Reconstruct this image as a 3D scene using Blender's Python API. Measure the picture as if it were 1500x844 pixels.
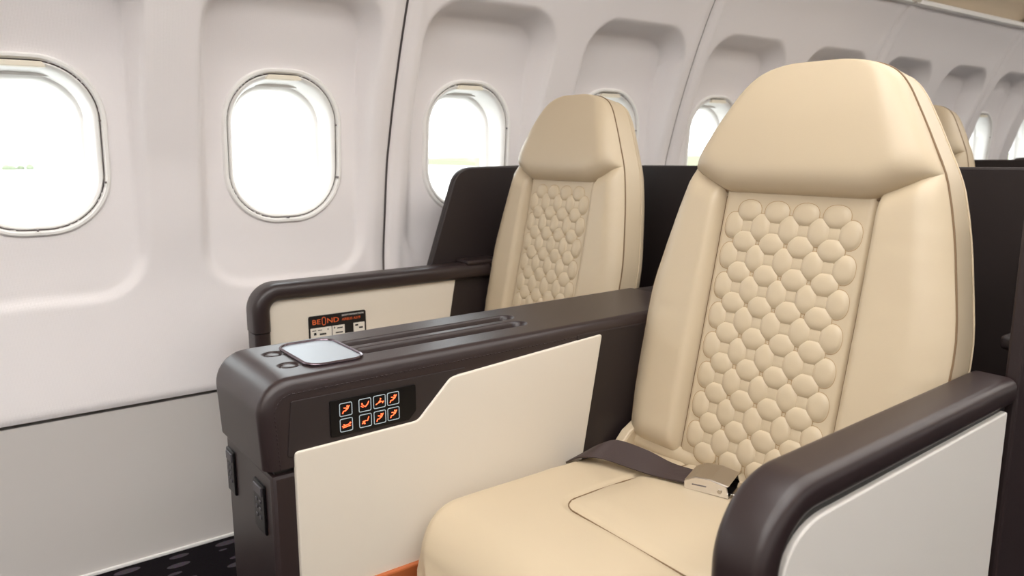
import bpy, bmesh, math, random
from mathutils import Vector, Matrix, noise
random.seed(7)
PI = math.pi
for o in list(bpy.data.objects): bpy.data.objects.remove(o)
SC = bpy.context.scene
COL = SC.collection
# ------------------------------------------------------------------ camera
# X = towards the aisle, Y = aft, Z = up; the camera stands on the cabin centre line
F_PX = 1129.0; PITCH = math.radians(10.268); YAW = math.radians(53.583); CAM_Z = 0.95
cam = bpy.data.cameras.new('camera'); cam.sensor_width = 36.0; cam.lens = F_PX / 1500.0 * 36.0
cam.clip_start = 0.02; cam.clip_end = 3000
cam.dof.use_dof = True; cam.dof.focus_distance = 1.25; cam.dof.aperture_fstop = 6.3
co = bpy.data.objects.new('camera', cam); COL.objects.link(co)
co.location = (0, 0, CAM_Z); co.rotation_euler = (PI / 2 - PITCH, 0, YAW)
SC.camera = co
# ------------------------------------------------------------------ sky and exposure
SC.view_settings.view_transform = 'Standard'; SC.view_settings.look = 'None'
SC.view_settings.gamma = 1.0; SC.view_settings.use_curve_mapping = False
SC.view_settings.exposure = 0.58
world = bpy.data.worlds.new('sky'); SC.world = world; world.use_nodes = True
wb = world.node_tree.nodes['Background']
wb.inputs['Color'].default_value = (0.95, 0.98, 1.0, 1); wb.inputs['Strength'].default_value = 4.0
LAMP = 4.9          # emission of the ceiling light diffusers
# ------------------------------------------------------------------ helpers
def srgb(r, g, b):
    f = lambda c: (c / 12.92) if c <= 0.04045 else ((c + 0.055) / 1.055) ** 2.4
    return (f(r / 255), f(g / 255), f(b / 255), 1)
MATS = {}
def mat(name, col, rough=0.5, metal=0.0, spec=0.5, bump=None, emit=None, coat=0.0, vary=0.0, sheen=0.0):
    """bump = (kind, scale, strength, distance)"""
    m = bpy.data.materials.new(name); m.use_nodes = True
    nt = m.node_tree; b = nt.nodes['Principled BSDF']
    b.inputs['Base Color'].default_value = col; b.inputs['Roughness'].default_value = rough
    b.inputs['Metallic'].default_value = metal; b.inputs['Specular IOR Level'].default_value = spec
    b.inputs['Coat Weight'].default_value = coat; b.inputs['Sheen Weight'].default_value = sheen
    tc = nt.nodes.new('ShaderNodeTexCoord')
    if emit:
        b.inputs['Emission Color'].default_value = emit[0]; b.inputs['Emission Strength'].default_value = emit[1]
    if vary:
        n = nt.nodes.new('ShaderNodeTexNoise'); n.inputs['Scale'].default_value = 9; n.inputs['Detail'].default_value = 3
        nt.links.new(tc.outputs['Object'], n.inputs['Vector'])
        mx = nt.nodes.new('ShaderNodeMixRGB'); mx.inputs[1].default_value = col
        mx.inputs[2].default_value = tuple(c * (1 - vary) for c in col[:3]) + (1,)
        nt.links.new(n.outputs['Fac'], mx.inputs[0]); nt.links.new(mx.outputs[0], b.inputs['Base Color'])
    if bump:
        kind, sc, st, di = bump
        bp = nt.nodes.new('ShaderNodeBump'); bp.inputs['Strength'].default_value = st; bp.inputs['Distance'].default_value = di
        if kind == 'voronoi':
            t = nt.nodes.new('ShaderNodeTexVoronoi'); t.inputs['Scale'].default_value = sc
            nt.links.new(tc.outputs['Object'], t.inputs['Vector']); nt.links.new(t.outputs['Distance'], bp.inputs['Height'])
        elif kind == 'weave':
            ws = []
            for d in ('Y', 'Z'):
                t = nt.nodes.new('ShaderNodeTexWave'); t.bands_direction = d; t.inputs['Scale'].default_value = sc
                nt.links.new(tc.outputs['Object'], t.inputs['Vector']); ws.append(t)
            a = nt.nodes.new('ShaderNodeMath'); a.operation = 'MULTIPLY'
            nt.links.new(ws[0].outputs['Fac'], a.inputs[0]); nt.links.new(ws[1].outputs['Fac'], a.inputs[1])
            nt.links.new(a.outputs[0], bp.inputs['Height'])
        else:
            t = nt.nodes.new('ShaderNodeTexNoise'); t.inputs['Scale'].default_value = sc; t.inputs['Detail'].default_value = 4
            nt.links.new(tc.outputs['Object'], t.inputs['Vector']); nt.links.new(t.outputs['Fac'], bp.inputs['Height'])
        nt.links.new(bp.outputs['Normal'], b.inputs['Normal'])
    MATS[name] = m; return m
M_LEATHER = mat('cream_leather', srgb(195, 178, 151), 0.42, bump=('voronoi', 900, 0.10, 0.0006), vary=0.05)
M_THREAD = mat('quilt_thread', srgb(160, 132, 96), 0.6)
M_PIPE = mat('tan_seam_crease_shade', srgb(118, 94, 68), 0.6)  # tan of seams and piping, darkened to add shade in the headrest crease
M_CREAM = mat('cream_laminate', srgb(219, 210, 196), 0.42, bump=('noise', 700, 0.04, 0.0005))
M_PALE = mat('pale_laminate', srgb(226, 221, 214), 0.42, bump=('noise', 700, 0.04, 0.0005))
M_DARK = mat('dark_brown_leather', srgb(44, 33, 33), 0.35, spec=0.55, bump=('voronoi', 1100, 0.14, 0.0006))
M_SHELL = mat('dark_shell', srgb(38, 29, 29), 0.5, bump=('noise', 900, 0.06, 0.0005))
M_STITCH = mat('dark_thread', srgb(40, 29, 29), 0.7)
M_WALL = mat('white_wall_fabric', srgb(236, 231, 231), 0.55, bump=('weave', 130, 0.22, 0.0010))
M_DADO = mat('grey_dado', srgb(202, 197, 193), 0.5, bump=('noise', 500, 0.05, 0.0005))
M_TRIM = mat('white_trim', srgb(240, 238, 235), 0.28)
M_HANDLE = mat('ivory_plastic', srgb(236, 228, 210), 0.35)
M_GAP = mat('dark_gap', srgb(112, 104, 103), 0.8)
M_CEIL = mat('warm_ceiling', srgb(232, 224, 212), 0.55)
M_VAL = mat('tan_valance', srgb(214, 196, 170), 0.55)
M_METAL = mat('satin_metal', srgb(190, 182, 172), 0.3, metal=1.0, bump=('noise', 300, 0.03, 0.0005))
M_CHROME = mat('chrome', srgb(225, 222, 220), 0.12, metal=1.0)
M_SOCK = mat('grey_plastic', srgb(74, 70, 74), 0.4)
M_TRAY = mat('silver_tray', srgb(170, 178, 186), 0.45, metal=0.3)
M_RIM = mat('dark_chrome_rim', srgb(120, 108, 116), 0.2, metal=1.0)
M_BLACK = mat('black_gloss', srgb(12, 10, 11), 0.32, spec=0.25)
M_BLACKM = mat('black_plastic', srgb(22, 20, 21), 0.4)
M_OUTLINE = mat('button_outline', srgb(150, 160, 165), 0.4, emit=(srgb(170, 185, 190), 0.35))
M_ICON = mat('lit_icon', srgb(255, 90, 50), 0.4, emit=((1.0, 0.11, 0.035, 1), 2.6))
M_ORANGE = mat('orange_print', srgb(226, 104, 52), 0.5)
M_PRINT = mat('white_print', srgb(232, 230, 226), 0.5)
M_CARDW = mat('card_picture', srgb(222, 216, 206), 0.5)
M_COPPER = mat('copper_trim', srgb(176, 96, 52), 0.38, vary=0.15)
M_BELT = mat('belt_webbing', srgb(58, 44, 42), 0.62, bump=('weave', 420, 0.35, 0.0006))
M_GRASS = mat('airfield_grass', srgb(104, 104, 72), 0.9, vary=0.2)
M_APRON = mat('concrete_apron', srgb(196, 194, 190), 0.9, vary=0.08)
M_LEAF = mat('distant_trees', srgb(132, 142, 116), 0.9, vary=0.3)
def glass_mat():
    m = bpy.data.materials.new('window_pane'); m.use_nodes = True; nt = m.node_tree; nt.nodes.clear()
    out = nt.nodes.new('ShaderNodeOutputMaterial'); mx = nt.nodes.new('ShaderNodeMixShader')
    t = nt.nodes.new('ShaderNodeBsdfTransparent'); t.inputs['Color'].default_value = (0.95, 0.97, 0.97, 1)
    g = nt.nodes.new('ShaderNodeBsdfGlossy'); g.inputs['Roughness'].default_value = 0.03
    mx.inputs[0].default_value = 0.05; nt.links.new(t.outputs[0], mx.inputs[1]); nt.links.new(g.outputs[0], mx.inputs[2])
    nt.links.new(mx.outputs[0], out.inputs['Surface']); return m
M_GLASS = glass_mat()
def carpet_mat():
    m = bpy.data.materials.new('patterned_carpet'); m.use_nodes = True; nt = m.node_tree; b = nt.nodes['Principled BSDF']
    b.inputs['Roughness'].default_value = 0.95; b.inputs['Specular IOR Level'].default_value = 0.1
    tc = nt.nodes.new('ShaderNodeTexCoord'); mp = nt.nodes.new('ShaderNodeMapping'); mp.inputs['Scale'].default_value = (24, 9, 1)
    v = nt.nodes.new('ShaderNodeTexVoronoi'); v.inputs['Scale'].default_value = 1.0; v.inputs['Randomness'].default_value = 0.35
    nt.links.new(tc.outputs['Object'], mp.inputs[0]); nt.links.new(mp.outputs[0], v.inputs['Vector'])
    r = nt.nodes.new('ShaderNodeValToRGB'); r.color_ramp.interpolation = 'CONSTANT'
    r.color_ramp.elements[0].color = srgb(96, 88, 96); r.color_ramp.elements[1].position = 0.27; r.color_ramp.elements[1].color = srgb(30, 25, 30)
    nt.links.new(v.outputs['Distance'], r.inputs[0])
    n = nt.nodes.new('ShaderNodeTexNoise'); n.inputs['Scale'].default_value = 300; nt.links.new(tc.outputs['Object'], n.inputs['Vector'])
    mx = nt.nodes.new('ShaderNodeMixRGB'); mx.blend_type = 'MULTIPLY'; mx.inputs[0].default_value = 0.8
    nt.links.new(r.outputs[0], mx.inputs[1]); nt.links.new(n.outputs['Color'], mx.inputs[2]); nt.links.new(mx.outputs[0], b.inputs['Base Color'])
    bp = nt.nodes.new('ShaderNodeBump'); bp.inputs['Strength'].default_value = 0.5; bp.inputs['Distance'].default_value = 0.002
    nt.links.new(n.outputs['Fac'], bp.inputs['Height']); nt.links.new(bp.outputs[0], b.inputs['Normal'])
    return m
M_CARPET = carpet_mat()

def mk_mesh(name, verts, faces, m, smooth=True, angle=40):
    me = bpy.data.meshes.new(name); me.from_pydata([tuple(v) for v in verts], [], faces)
    bm = bmesh.new(); bm.from_mesh(me); bmesh.ops.recalc_face_normals(bm, faces=bm.faces); bm.to_mesh(me); bm.free()
    me.materials.append(m)
    if smooth:
        me.shade_smooth(); me.set_sharp_from_angle(angle=math.radians(angle))
        ar = sorted(p.area for p in me.polygons); big = 15 * ar[len(ar) // 2]
        for p in me.polygons:                      # large flat faces keep their own normal next to bevels
            if len(p.vertices) > 8 or (len(ar) < 400 and p.area > big): p.use_smooth = False
    me.update(); return me
def add(name, me, parent=None):
    o = bpy.data.objects.new(name, me); COL.objects.link(o)
    if parent is not None: o.parent = parent
    return o
def obj(name, verts, faces, m, parent=None, smooth=True, angle=40):
    return add(name, mk_mesh(name, verts, faces, m, smooth, angle), parent)
def thing(name, label, cat, loc=(0, 0, 0), group=None):
    o = bpy.data.objects.new(name, None); COL.objects.link(o); o.location = loc; o.empty_display_size = 0.1
    return tag(o, label, cat, group)
def tag(o, label, cat, group=None):
    o['label'] = label; o['category'] = cat
    if group: o['group'] = group
    return o
def struct(o, label, cat):
    o['kind'] = 'structure'; o['label'] = label; o['category'] = cat; return o
def grid(rows, closed=False, cap=False):
    """rows: list of equally long point lists -> verts, faces; closed wraps inside a row"""
    n = len(rows[0]); V = [p for r in rows for p in r]; Fc = []
    for i in range(len(rows) - 1):
        for j in range(n if closed else n - 1):
            k = (j + 1) % n
            Fc.append((i * n + j, i * n + k, (i + 1) * n + k, (i + 1) * n + j))
    if cap:
        Fc.append(tuple(range(n))[::-1]); Fc.append(tuple((len(rows) - 1) * n + j for j in range(n)))
    return V, Fc
def tube(pts, r, n=8, closed=False):
    pts = [Vector(p) for p in pts]; rows = []; N = len(pts); prev = None
    for i, p in enumerate(pts):
        a = pts[(i - 1) % N] if (closed or i > 0) else p; b = pts[(i + 1) % N] if (closed or i < N - 1) else p
        t = (b - a).normalized()
        ref = prev if prev is not None else (Vector((0, 0, 1)) if abs(t.z) < 0.9 else Vector((1, 0, 0)))
        x = (ref - t * ref.dot(t)).normalized(); prev = x; y = t.cross(x)
        rows.append([p + (x * math.cos(2 * PI * k / n) + y * math.sin(2 * PI * k / n)) * r for k in range(n)])
    if closed: rows.append(rows[0]); return grid(rows, True)
    return grid(rows, True, True)
def box(lo, hi, bev=0.0, seg=2):
    bm = bmesh.new(); bmesh.ops.create_cube(bm, size=1)
    for v in bm.verts:
        v.co = Vector([lo[i] + (v.co[i] + 0.5) * (hi[i] - lo[i]) for i in range(3)])
    if bev: bmesh.ops.bevel(bm, geom=list(bm.edges), offset=bev, segments=seg, profile=0.5, affect='EDGES')
    return bm_out(bm)
def bm_out(bm):
    bm.verts.index_update(); V = [v.co.copy() for v in bm.verts]; Fc = [tuple(v.index for v in f.verts) for f in bm.faces]
    bm.free(); return V, Fc
def prism(poly, a, b, axis='x', bev=0.0, seg=2):
    """polygon in the two other axes, extruded from a to b along axis"""
    bm = bmesh.new()
    def P(p, t): return {'x': (t, p[0], p[1]), 'y': (p[0], t, p[1]), 'z': (p[0], p[1], t)}[axis]
    v0 = [bm.verts.new(P(p, a)) for p in poly]; v1 = [bm.verts.new(P(p, b)) for p in poly]; n = len(poly)
    bm.faces.new(v0[::-1]); bm.faces.new(v1)
    for i in range(n): bm.faces.new((v0[i], v0[(i + 1) % n], v1[(i + 1) % n], v1[i]))
    bmesh.ops.recalc_face_normals(bm, faces=bm.faces)
    if bev:
        es = [e for f in bm.faces if len(f.verts) == n and n != 4 or f.verts[:] in (v0, v1) for e in f.edges]
        es = [e for e in bm.edges if (e.verts[0] in v0) == (e.verts[1] in v0)]
        bmesh.ops.bevel(bm, geom=es, offset=bev, segments=seg, profile=0.5, affect='EDGES', clamp_overlap=True)
    return bm_out(bm)
def merge(*parts):
    V = []; Fc = []
    for v, f in parts:
        n = len(V); V += list(v); Fc += [tuple(i + n for i in q) for q in f]
    return V, Fc
def rrect(hw, hh, r, n=8, c=(0, 0)):
    r = max(min(r, hw, hh), 1e-5); out = []
    for k, (sx, sy) in enumerate(((1, 1), (-1, 1), (-1, -1), (1, -1))):
        for i in range(n + 1):
            a = k * PI / 2 + i * PI / 2 / n
            out.append((c[0] + sx * (hw - r) + r * math.cos(a), c[1] + sy * (hh - r) + r * math.sin(a)))
    return out
def round_poly(poly, r, n=5):
    """rounded corners on a polygon; r is one radius or a list"""
    out = []; N = len(poly)
    for i in range(N):
        p = Vector(poly[i]); a = Vector(poly[i - 1]) - p; b = Vector(poly[(i + 1) % N]) - p
        ri = r[i] if isinstance(r, (list, tuple)) else r
        if ri <= 0: out.append(tuple(p)); continue
        ang = a.angle(b); d = min(ri / math.tan(ang / 2), a.length * 0.49, b.length * 0.49)
        p0 = p + a.normalized() * d; p1 = p + b.normalized() * d
        for k in range(n + 1):
            t = k / n; out.append(tuple(p0 * (1 - t) ** 2 + p * 2 * t * (1 - t) + p1 * t * t))
    return out
def pad(outline, fmap, prof):
    """star-shaped puffed pad: concentric scaled outlines; prof = [(scale, height)...] from the rim to the centre"""
    cx = sum(p[0] for p in outline) / len(outline); cy = sum(p[1] for p in outline) / len(outline)
    rows = [[fmap(cx + (p[0] - cx) * k, cy + (p[1] - cy) * k, h) for p in outline] for k, h in prof]
    V, Fc = grid(rows, True); n = len(outline)
    V.append(fmap(cx, cy, prof[-1][1])); c = len(V) - 1; b = (len(rows) - 1) * n
    for j in range(n): Fc.append((b + j, b + (j + 1) % n, c))
    return V, Fc
def interp(tab, x):
    if x <= tab[0][0]: return tab[0][1]
    for i in range(len(tab) - 1):
        if x <= tab[i + 1][0]:
            x0, y0 = tab[i]; x1, y1 = tab[i + 1]; h = x1 - x0
            def sl(k):
                if k <= 0: return (tab[1][1] - tab[0][1]) / (tab[1][0] - tab[0][0])
                if k >= len(tab) - 1: return (tab[-1][1] - tab[-2][1]) / (tab[-1][0] - tab[-2][0])
                a = (tab[k][1] - tab[k - 1][1]) / (tab[k][0] - tab[k - 1][0]); b = (tab[k + 1][1] - tab[k][1]) / (tab[k + 1][0] - tab[k][0])
                return 0 if a * b <= 0 else 2 * a * b / (a + b)
            m0, m1 = sl(i) * h, sl(i + 1) * h; t = (x - x0) / h
            return (2*t**3 - 3*t*t + 1)*y0 + (t**3 - 2*t*t + t)*m0 + (-2*t**3 + 3*t*t)*y1 + (t**3 - t*t)*m1
    return tab[-1][1]
def sstep(a, b, x):
    t = max(0, min(1, (x - a) / (b - a))); return t * t * (3 - 2 * t)
def copy_tree(o, parent=None, skip=()):
    c = o.copy(); COL.objects.link(c); c.parent = parent
    for ch in list(o.children):
        if ch.name.split('.')[0] not in skip: copy_tree(ch, c, skip)
    return c
# ------------------------------------------------------------------ cabin shell
PITCH_W = 0.533; BAY = 2 * PITCH_W; Y_W0 = 0.155           # window spacing, first window in view
def bay_y(k): return Y_W0 - 0.5 * PITCH_W + BAY * k
Z_LO, Z_HI = 0.378, 1.505
WALL = [(0.375, -1.853), (0.605, -1.8745), (0.63, -1.875), (0.8, -1.855), (0.91, -1.838), (0.98, -1.819), (1.06, -1.795), (1.17, -1.757),
        (1.29, -1.710), (1.41, -1.655), (1.51, -1.590)]
REC = [(0.60, -1.884), (0.70, -1.884), (0.78, -1.880), (0.95, -1.869), (1.13, -1.852), (1.25, -1.810), (1.33, -1.772)]
WIN_Z = 0.953; WIN_HW = 0.137; WIN_HH = 0.174; WIN_R = 0.118
def sd_rr(y, z, hw, hh, r):
    qy, qz = abs(y) - hw + r, abs(z) - hh + r
    return math.hypot(max(qy, 0), max(qz, 0)) + min(max(qy, qz), 0) - r
def wall_x(yl, z):
    """yl measured from the window centre"""
    w = interp(WALL, z); r = interp(REC, z)
    m = 1 - sstep(-0.022, 0.006, sd_rr(yl, z - 0.967, 0.207, 0.348, 0.105))
    return w + min(0, r - w) * m
def panel_mesh():
    ny, nz = 150, 158; g = 0.0030; L = BAY
    ys = [g + (L - 2 * g) * j / ny for j in range(ny + 1)]; zs = [Z_LO + (Z_HI - Z_LO) * i / nz for i in range(nz + 1)]
    V = []; sdv = []
    for z in zs:
        for y in ys:
            yl = y - PITCH_W * 0.5 if y < PITCH_W else y - PITCH_W * 1.5
            d = sd_rr(yl, z - WIN_Z, WIN_HW, WIN_HH, WIN_R); sdv.append(d)
            e = min(y, L - y); x = wall_x(yl, z) - 0.013 * (1 - sstep(0, 0.014, e)) ** 1.5 - 0.006 * (1 - sstep(0, 0.012, z - Z_LO))
            # shallow flute next to the panel joint
            x += 0.005 * math.exp(-((e - 0.036) / 0.014) ** 2)
            V.append((x, y, z))
    Fc = []
    for i in range(nz):
        for j in range(ny):
            q = (i*(ny+1)+j, i*(ny+1)+j+1, (i+1)*(ny+1)+j+1, (i+1)*(ny+1)+j)
            if sum(sdv[a] for a in q) / 4 > 0.0: Fc.append(q)
    bmv = mk_mesh('wall_panel', V, Fc, M_WALL, True, 60)
    bm = bmesh.new(); bm.from_mesh(bmv)
    bmesh.ops.delete(bm, geom=[v for v in bm.verts if not v.link_faces], context='VERTS')
    for f in bm.faces: f.normal_update()
    if sum(f.normal.x for f in bm.faces) < 0: bmesh.ops.reverse_faces(bm, faces=bm.faces)
    bm.to_mesh(bmv); bm.free(); bmv.shade_smooth()
    return bmv
PANEL = panel_mesh()
Y0C, Y1C = bay_y(-2), bay_y(6)
def make_wall(side, name, label):
    s = 1 if side < 0 else -1
    rows = [[(s * x, y, z) for y in (Y0C, Y1C)] for x, z in ((-1.848, 0.0), (-1.856, 0.06), (-1.866, 0.30), (-1.868, 0.368), (-1.892, 0.370), (-1.892, 0.43))]
    w = obj(name, *grid(rows), M_DADO, None, True, 30); struct(w, label, 'wall')
    for k in range(-2, 6):
        p = add('wall_panel', PANEL, w); p.location = (0, bay_y(k), 0); p.scale = (s, 1, 1)
        # dark backing strip of the joint, following the wall curve behind the panel edge
        rr = [[(s * (interp(WALL, z) - 0.016), y, z) for y in (bay_y(k) - 0.02, bay_y(k) + 0.02)] for z in [Z_LO + (Z_HI - Z_LO) * i / 24 for i in range(25)]]
        obj('joint_strip', *grid(rr), M_GAP, w)
    return w
def skin_mesh():
    # outer hull of one window pitch: a sheet with the oval opening, added unseen behind the trim panel to block light leaks
    ov = rrect(WIN_HW - 0.038, WIN_HH - 0.038, WIN_R - 0.038, 14); n = len(ov); V = []
    for y, z in ov: V.append((-1.951, y, WIN_Z + z))
    for y, z in ov:
        k = min(PITCH_W / 2 / max(abs(y), 1e-6), (0.66 if z > 0 else 1.03) / max(abs(z), 1e-6)); V.append((-1.953, y * k, WIN_Z + z * k))
    Fc = [(i, (i + 1) % n, n + (i + 1) % n, n + i) for i in range(n)]
    for sy in (1, -1):
        for z0 in (WIN_Z + 0.66, WIN_Z - 1.03):
            # corner fillers
            row = [j for j in range(n) if (ov[j][0] > 0) == (sy > 0) and ((ov[j][1] > 0) == (z0 > WIN_Z))]
            V.append((-1.953, sy * PITCH_W / 2, z0)); c = len(V) - 1
            for a, b in zip(row, row[1:]): Fc.append((n + a, n + b, c))
    return mk_mesh('leak_blocking_skin', V, Fc, M_GAP, False)
SKIN = skin_mesh()
wl = make_wall(-1, 'wall_left', 'curved white cabin sidewall with recessed window bays and grey lower panel')
wr = make_wall(1, 'wall_right', 'opposite white cabin sidewall with recessed window bays')
# windows -----------------------------------------------------------------------
def oval(d, dx, n=14):
    """window outline offset by d, dx away from the recess surface"""
    return [(interp(REC, WIN_Z + z) + dx, y, WIN_Z + z) for y, z in rrect(WIN_HW + d, WIN_HH + d, WIN_R + d, n)]
def ring(prof): return grid([oval(d, dx) for d, dx in prof], True)
def flat_oval(d, x, n=14): return [(x, y, WIN_Z + z) for y, z in rrect(WIN_HW + d, WIN_HH + d, max(WIN_R + d, 0.02), n)]
ME_LIP = mk_mesh('outer_trim', *ring([(0.012, -0.006), (0.0105, 0.0025), (0.007, 0.0065), (0.002, 0.0065), (-0.001, 0.0025), (-0.0015, -0.012)]), M_TRIM)
ME_SEAL = mk_mesh('seal', *ring([(0.0, -0.0045), (-0.0055, -0.0055)]), M_GAP)
def reveal_mesh():
    rows = [oval(-0.004, -0.010), oval(-0.0045, -0.001), oval(-0.007, 0.001), oval(-0.012, -0.002), oval(-0.016, -0.014), oval(-0.021, -0.034)]
    rows += [flat_oval(-0.0255, -1.925), flat_oval(-0.031, -1.928), flat_oval(-0.036, -1.936), flat_oval(-0.038, -1.952)]
    return mk_mesh('reveal', *grid(rows, True), M_TRIM, True, 50)
ME_REVEAL = reveal_mesh()
def pane_mesh():
    a = flat_oval(-0.034, -1.944); b = flat_oval(-0.034, -1.947); n = len(a)
    return mk_mesh('pane', a + b, [tuple(range(n)), tuple(range(2 * n - 1, n - 1, -1))] + [(i, (i + 1) % n, n + (i + 1) % n, n + i) for i in range(n)], M_GLASS, False)
ME_PANE = pane_mesh()
def shade_mesh():
    # pulled-up blind: only its bottom edge shows in the top of the opening
    z0 = WIN_Z + 0.1445; pts = [(y, z) for y, z in rrect(WIN_HW - 0.019, WIN_HH - 0.019, WIN_R - 0.019, 14)]
    top = [(y, WIN_Z + z) for y, z in pts if WIN_Z + z > z0]
    ymax = max(abs(y) for y, z in pts if WIN_Z + z > z0 - 0.01)
    top = sorted(top, key=lambda p: -p[0]); poly = top + [(-ymax + 0.002, z0), (ymax - 0.002, z0)]
    return mk_mesh('shade', *prism(poly, -1.908, -1.904, 'x'), M_TRIM, True, 30)
ME_SHADE = shade_mesh()
def handle_mesh():
    out = round_poly([(-0.046, WIN_Z + 0.1575), (0.046, WIN_Z + 0.1575), (0.036, WIN_Z + 0.169), (-0.036, WIN_Z + 0.169)], 0.0035)
    return mk_mesh('shade_handle', *prism(out, -1.872, -1.846, 'x', 0.003), M_HANDLE)
ME_HANDLE = handle_mesh()
def clip_mesh():
    parts = []
    for y, z in ((WIN_HW - 0.003, 0.055), (WIN_HW - 0.003, -0.075), (0.0, -WIN_HH + 0.003)):
        parts.append(box((-1.876, y - 0.002, WIN_Z + z - 0.002), (-1.8615, y + 0.002, WIN_Z + z + 0.002), 0.0008, 1))
    return mk_mesh('retaining_clip', *merge(*parts), M_GAP)
ME_CLIP = clip_mesh()
ORD = ['nearest', 'second', 'third', 'fourth', 'fifth', 'sixth', 'seventh', 'eighth', 'ninth', 'tenth', 'eleventh', 'twelfth']
nwin = 0
def make_window(i, s, label):
    global nwin
    k = add('leak_blocking_skin', SKIN, wl if s > 0 else wr); k.location = (0, Y_W0 + PITCH_W * i, 0); k.scale = (s, 1, 1)
    nwin += 1
    w = bpy.data.objects.new('window_%d' % nwin, None); COL.objects.link(w); struct(w, label, 'window')
    w.location = (0, Y_W0 + PITCH_W * i, 0); w.scale = (s, 1, 1)
    for n, me in (('outer_trim', ME_LIP), ('seal', ME_SEAL), ('reveal', ME_REVEAL), ('pane', ME_PANE), ('shade', ME_SHADE), ('shade_handle', ME_HANDLE), ('retaining_clip', ME_CLIP)):
        add(n, me, w)
LABW = ['oval cabin window cut by the left edge of the photo', 'whole oval cabin window left of the dark wall joint', 'oval cabin window half covered by the dark shell beside the window seat',
        'oval cabin window mostly hidden behind the window seat headrest', 'oval cabin window between the two headrests', 'oval cabin window hidden behind the aisle seat headrest, nearer one',
        'oval cabin window hidden behind the aisle seat headrest, middle one', 'oval cabin window hidden behind the aisle seat headrest, farther one',
        'small far oval window just right of the rear headrest', 'last oval window at the right edge of the photo', 'far oval window beyond the right edge', 'farthest oval window of the left sidewall']
for i in range(12): make_window(i, 1, LABW[i])
for i in range(-4, 0): make_window(i, 1, 'oval window of the left sidewall in front of the view, number %d forward' % -i)
for i in range(-4, 12): make_window(i, -1, 'oval window of the opposite sidewall, number %d from the front' % (i + 5))
# floor, ceiling, end walls
f = obj('floor', *box((-1.97, Y0C, -0.05), (1.97, Y1C, 0.0)), M_CARPET, None, False); struct(f, 'dark carpet with rows of pale dashes', 'floor')
b = obj('baseboard_left', *merge(box((-1.851, Y0C, 0.0), (-1.843, Y1C, 0.008), 0.002), ), M_TRIM); struct(b, 'thin pale strip where sidewall meets carpet', 'baseboard')
def ceiling_side(s):
    prof = [(-1.598, 1.502), (-1.56, 1.498), (-1.545, 1.503), (-1.543, 1.512), (-1.552, 1.519), (-1.572, 1.524)]
    return prof
ceil_prof = [(-1.97, 1.57), (-1.64, 1.54), (-1.61, 1.53), (-1.55, 1.62), (-1.42, 1.74), (-1.30, 1.82), (-1.05, 1.90), (-0.6, 1.99), (0, 2.02)]
pts = [(x, z) for x, z in ceil_prof] + [(-x, z) for x, z in ceil_prof[-2::-1]]
c = obj('ceiling', *grid([[(x, y, z) for y in (Y0C, Y1C)] for x, z in pts]), M_VAL, None, True, 60); struct(c, 'warm white curved cabin ceiling', 'ceiling')
for s in (1, -1):
    for k in range(-2, 6):
        y0, y1 = bay_y(k) + 0.012, bay_y(k + 1) - 0.012
        sec = [(-1.602, 1.496), (-1.586, 1.495), (-1.577, 1.500), (-1.575, 1.512), (-1.581, 1.519), (-1.602, 1.521)]
        rows = [[(s * x, y, z) for x, z in sec] for y in (y0, y0 + 0.004, y1 - 0.004, y1)]
        obj('ledge_rail', *grid(rows, True, True), M_TRIM, c, True, 35)
        # rounded end post of each ceiling bay
        sec2 = [(-1.60, 1.52), (-1.52, 1.61), (-1.41, 1.74), (-1.29, 1.82), (-1.27, 1.80), (-1.385, 1.715), (-1.495, 1.585), (-1.575, 1.503)]
        rows = [[(s * x, y, z) for x, z in sec2] for y in (bay_y(k) - 0.03, bay_y(k) + 0.03)]
        obj('ceiling_rib', *grid(rows, True, True), M_CEIL, c, True, 35)
for nm, y0, y1, lb in (('wall_front', Y0C - 0.05, Y0C, 'pale front bulkhead of the cabin'), ('wall_back', Y1C, Y1C + 0.05, 'pale rear bulkhead of the cabin')):
    w = obj(nm, *box((-1.97, y0, 0), (1.97, y1, 2.06)), M_PALE, None, False); struct(w, lb, 'wall')
# ceiling lamps: long diffuser panels, the cabin's own light
LAMPM = [mat('lamp_diffuser', (1, 1, 1, 1), 0.5, emit=((1.0, 0.985, 0.97, 1), LAMP)), mat('lamp_diffuser_dimmed', (1, 1, 1, 1), 0.5, emit=((1.0, 0.965, 0.92, 1), LAMP * 0.6))]
def lamp(x, y, z, i, ww):
    t = thing('ceiling_light', 'flat ceiling light panel of the %s row, %s from the front' % (ww, 'first second third fourth fifth sixth seventh'.split()[i]), 'light', (x, y, z), 'ceiling light panels')
    obj('housing', *merge(box((-0.21, -0.45, 0.0), (-0.19, 0.45, 0.05)), box((0.19, -0.45, 0), (0.21, 0.45, 0.05)), box((-0.21, -0.47, 0), (0.21, -0.45, 0.05)), box((-0.21, 0.45, 0), (0.21, 0.47, 0.05))), M_TRIM, t)
    obj('diffuser', *box((-0.19, -0.45, 0.010), (0.19, 0.45, 0.016)), LAMPM[0 if i < 3 else 1], t)
for i in range(7):
    for x, zz, ww, pos in ((-0.62, 1.905, 'left', 0), (0.0, 1.965, 'middle', 1), (0.62, 1.905, 'right', 2)): lamp(x, bay_y(-2) + 0.55 + 1.15 * i, zz, i, ww)
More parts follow.
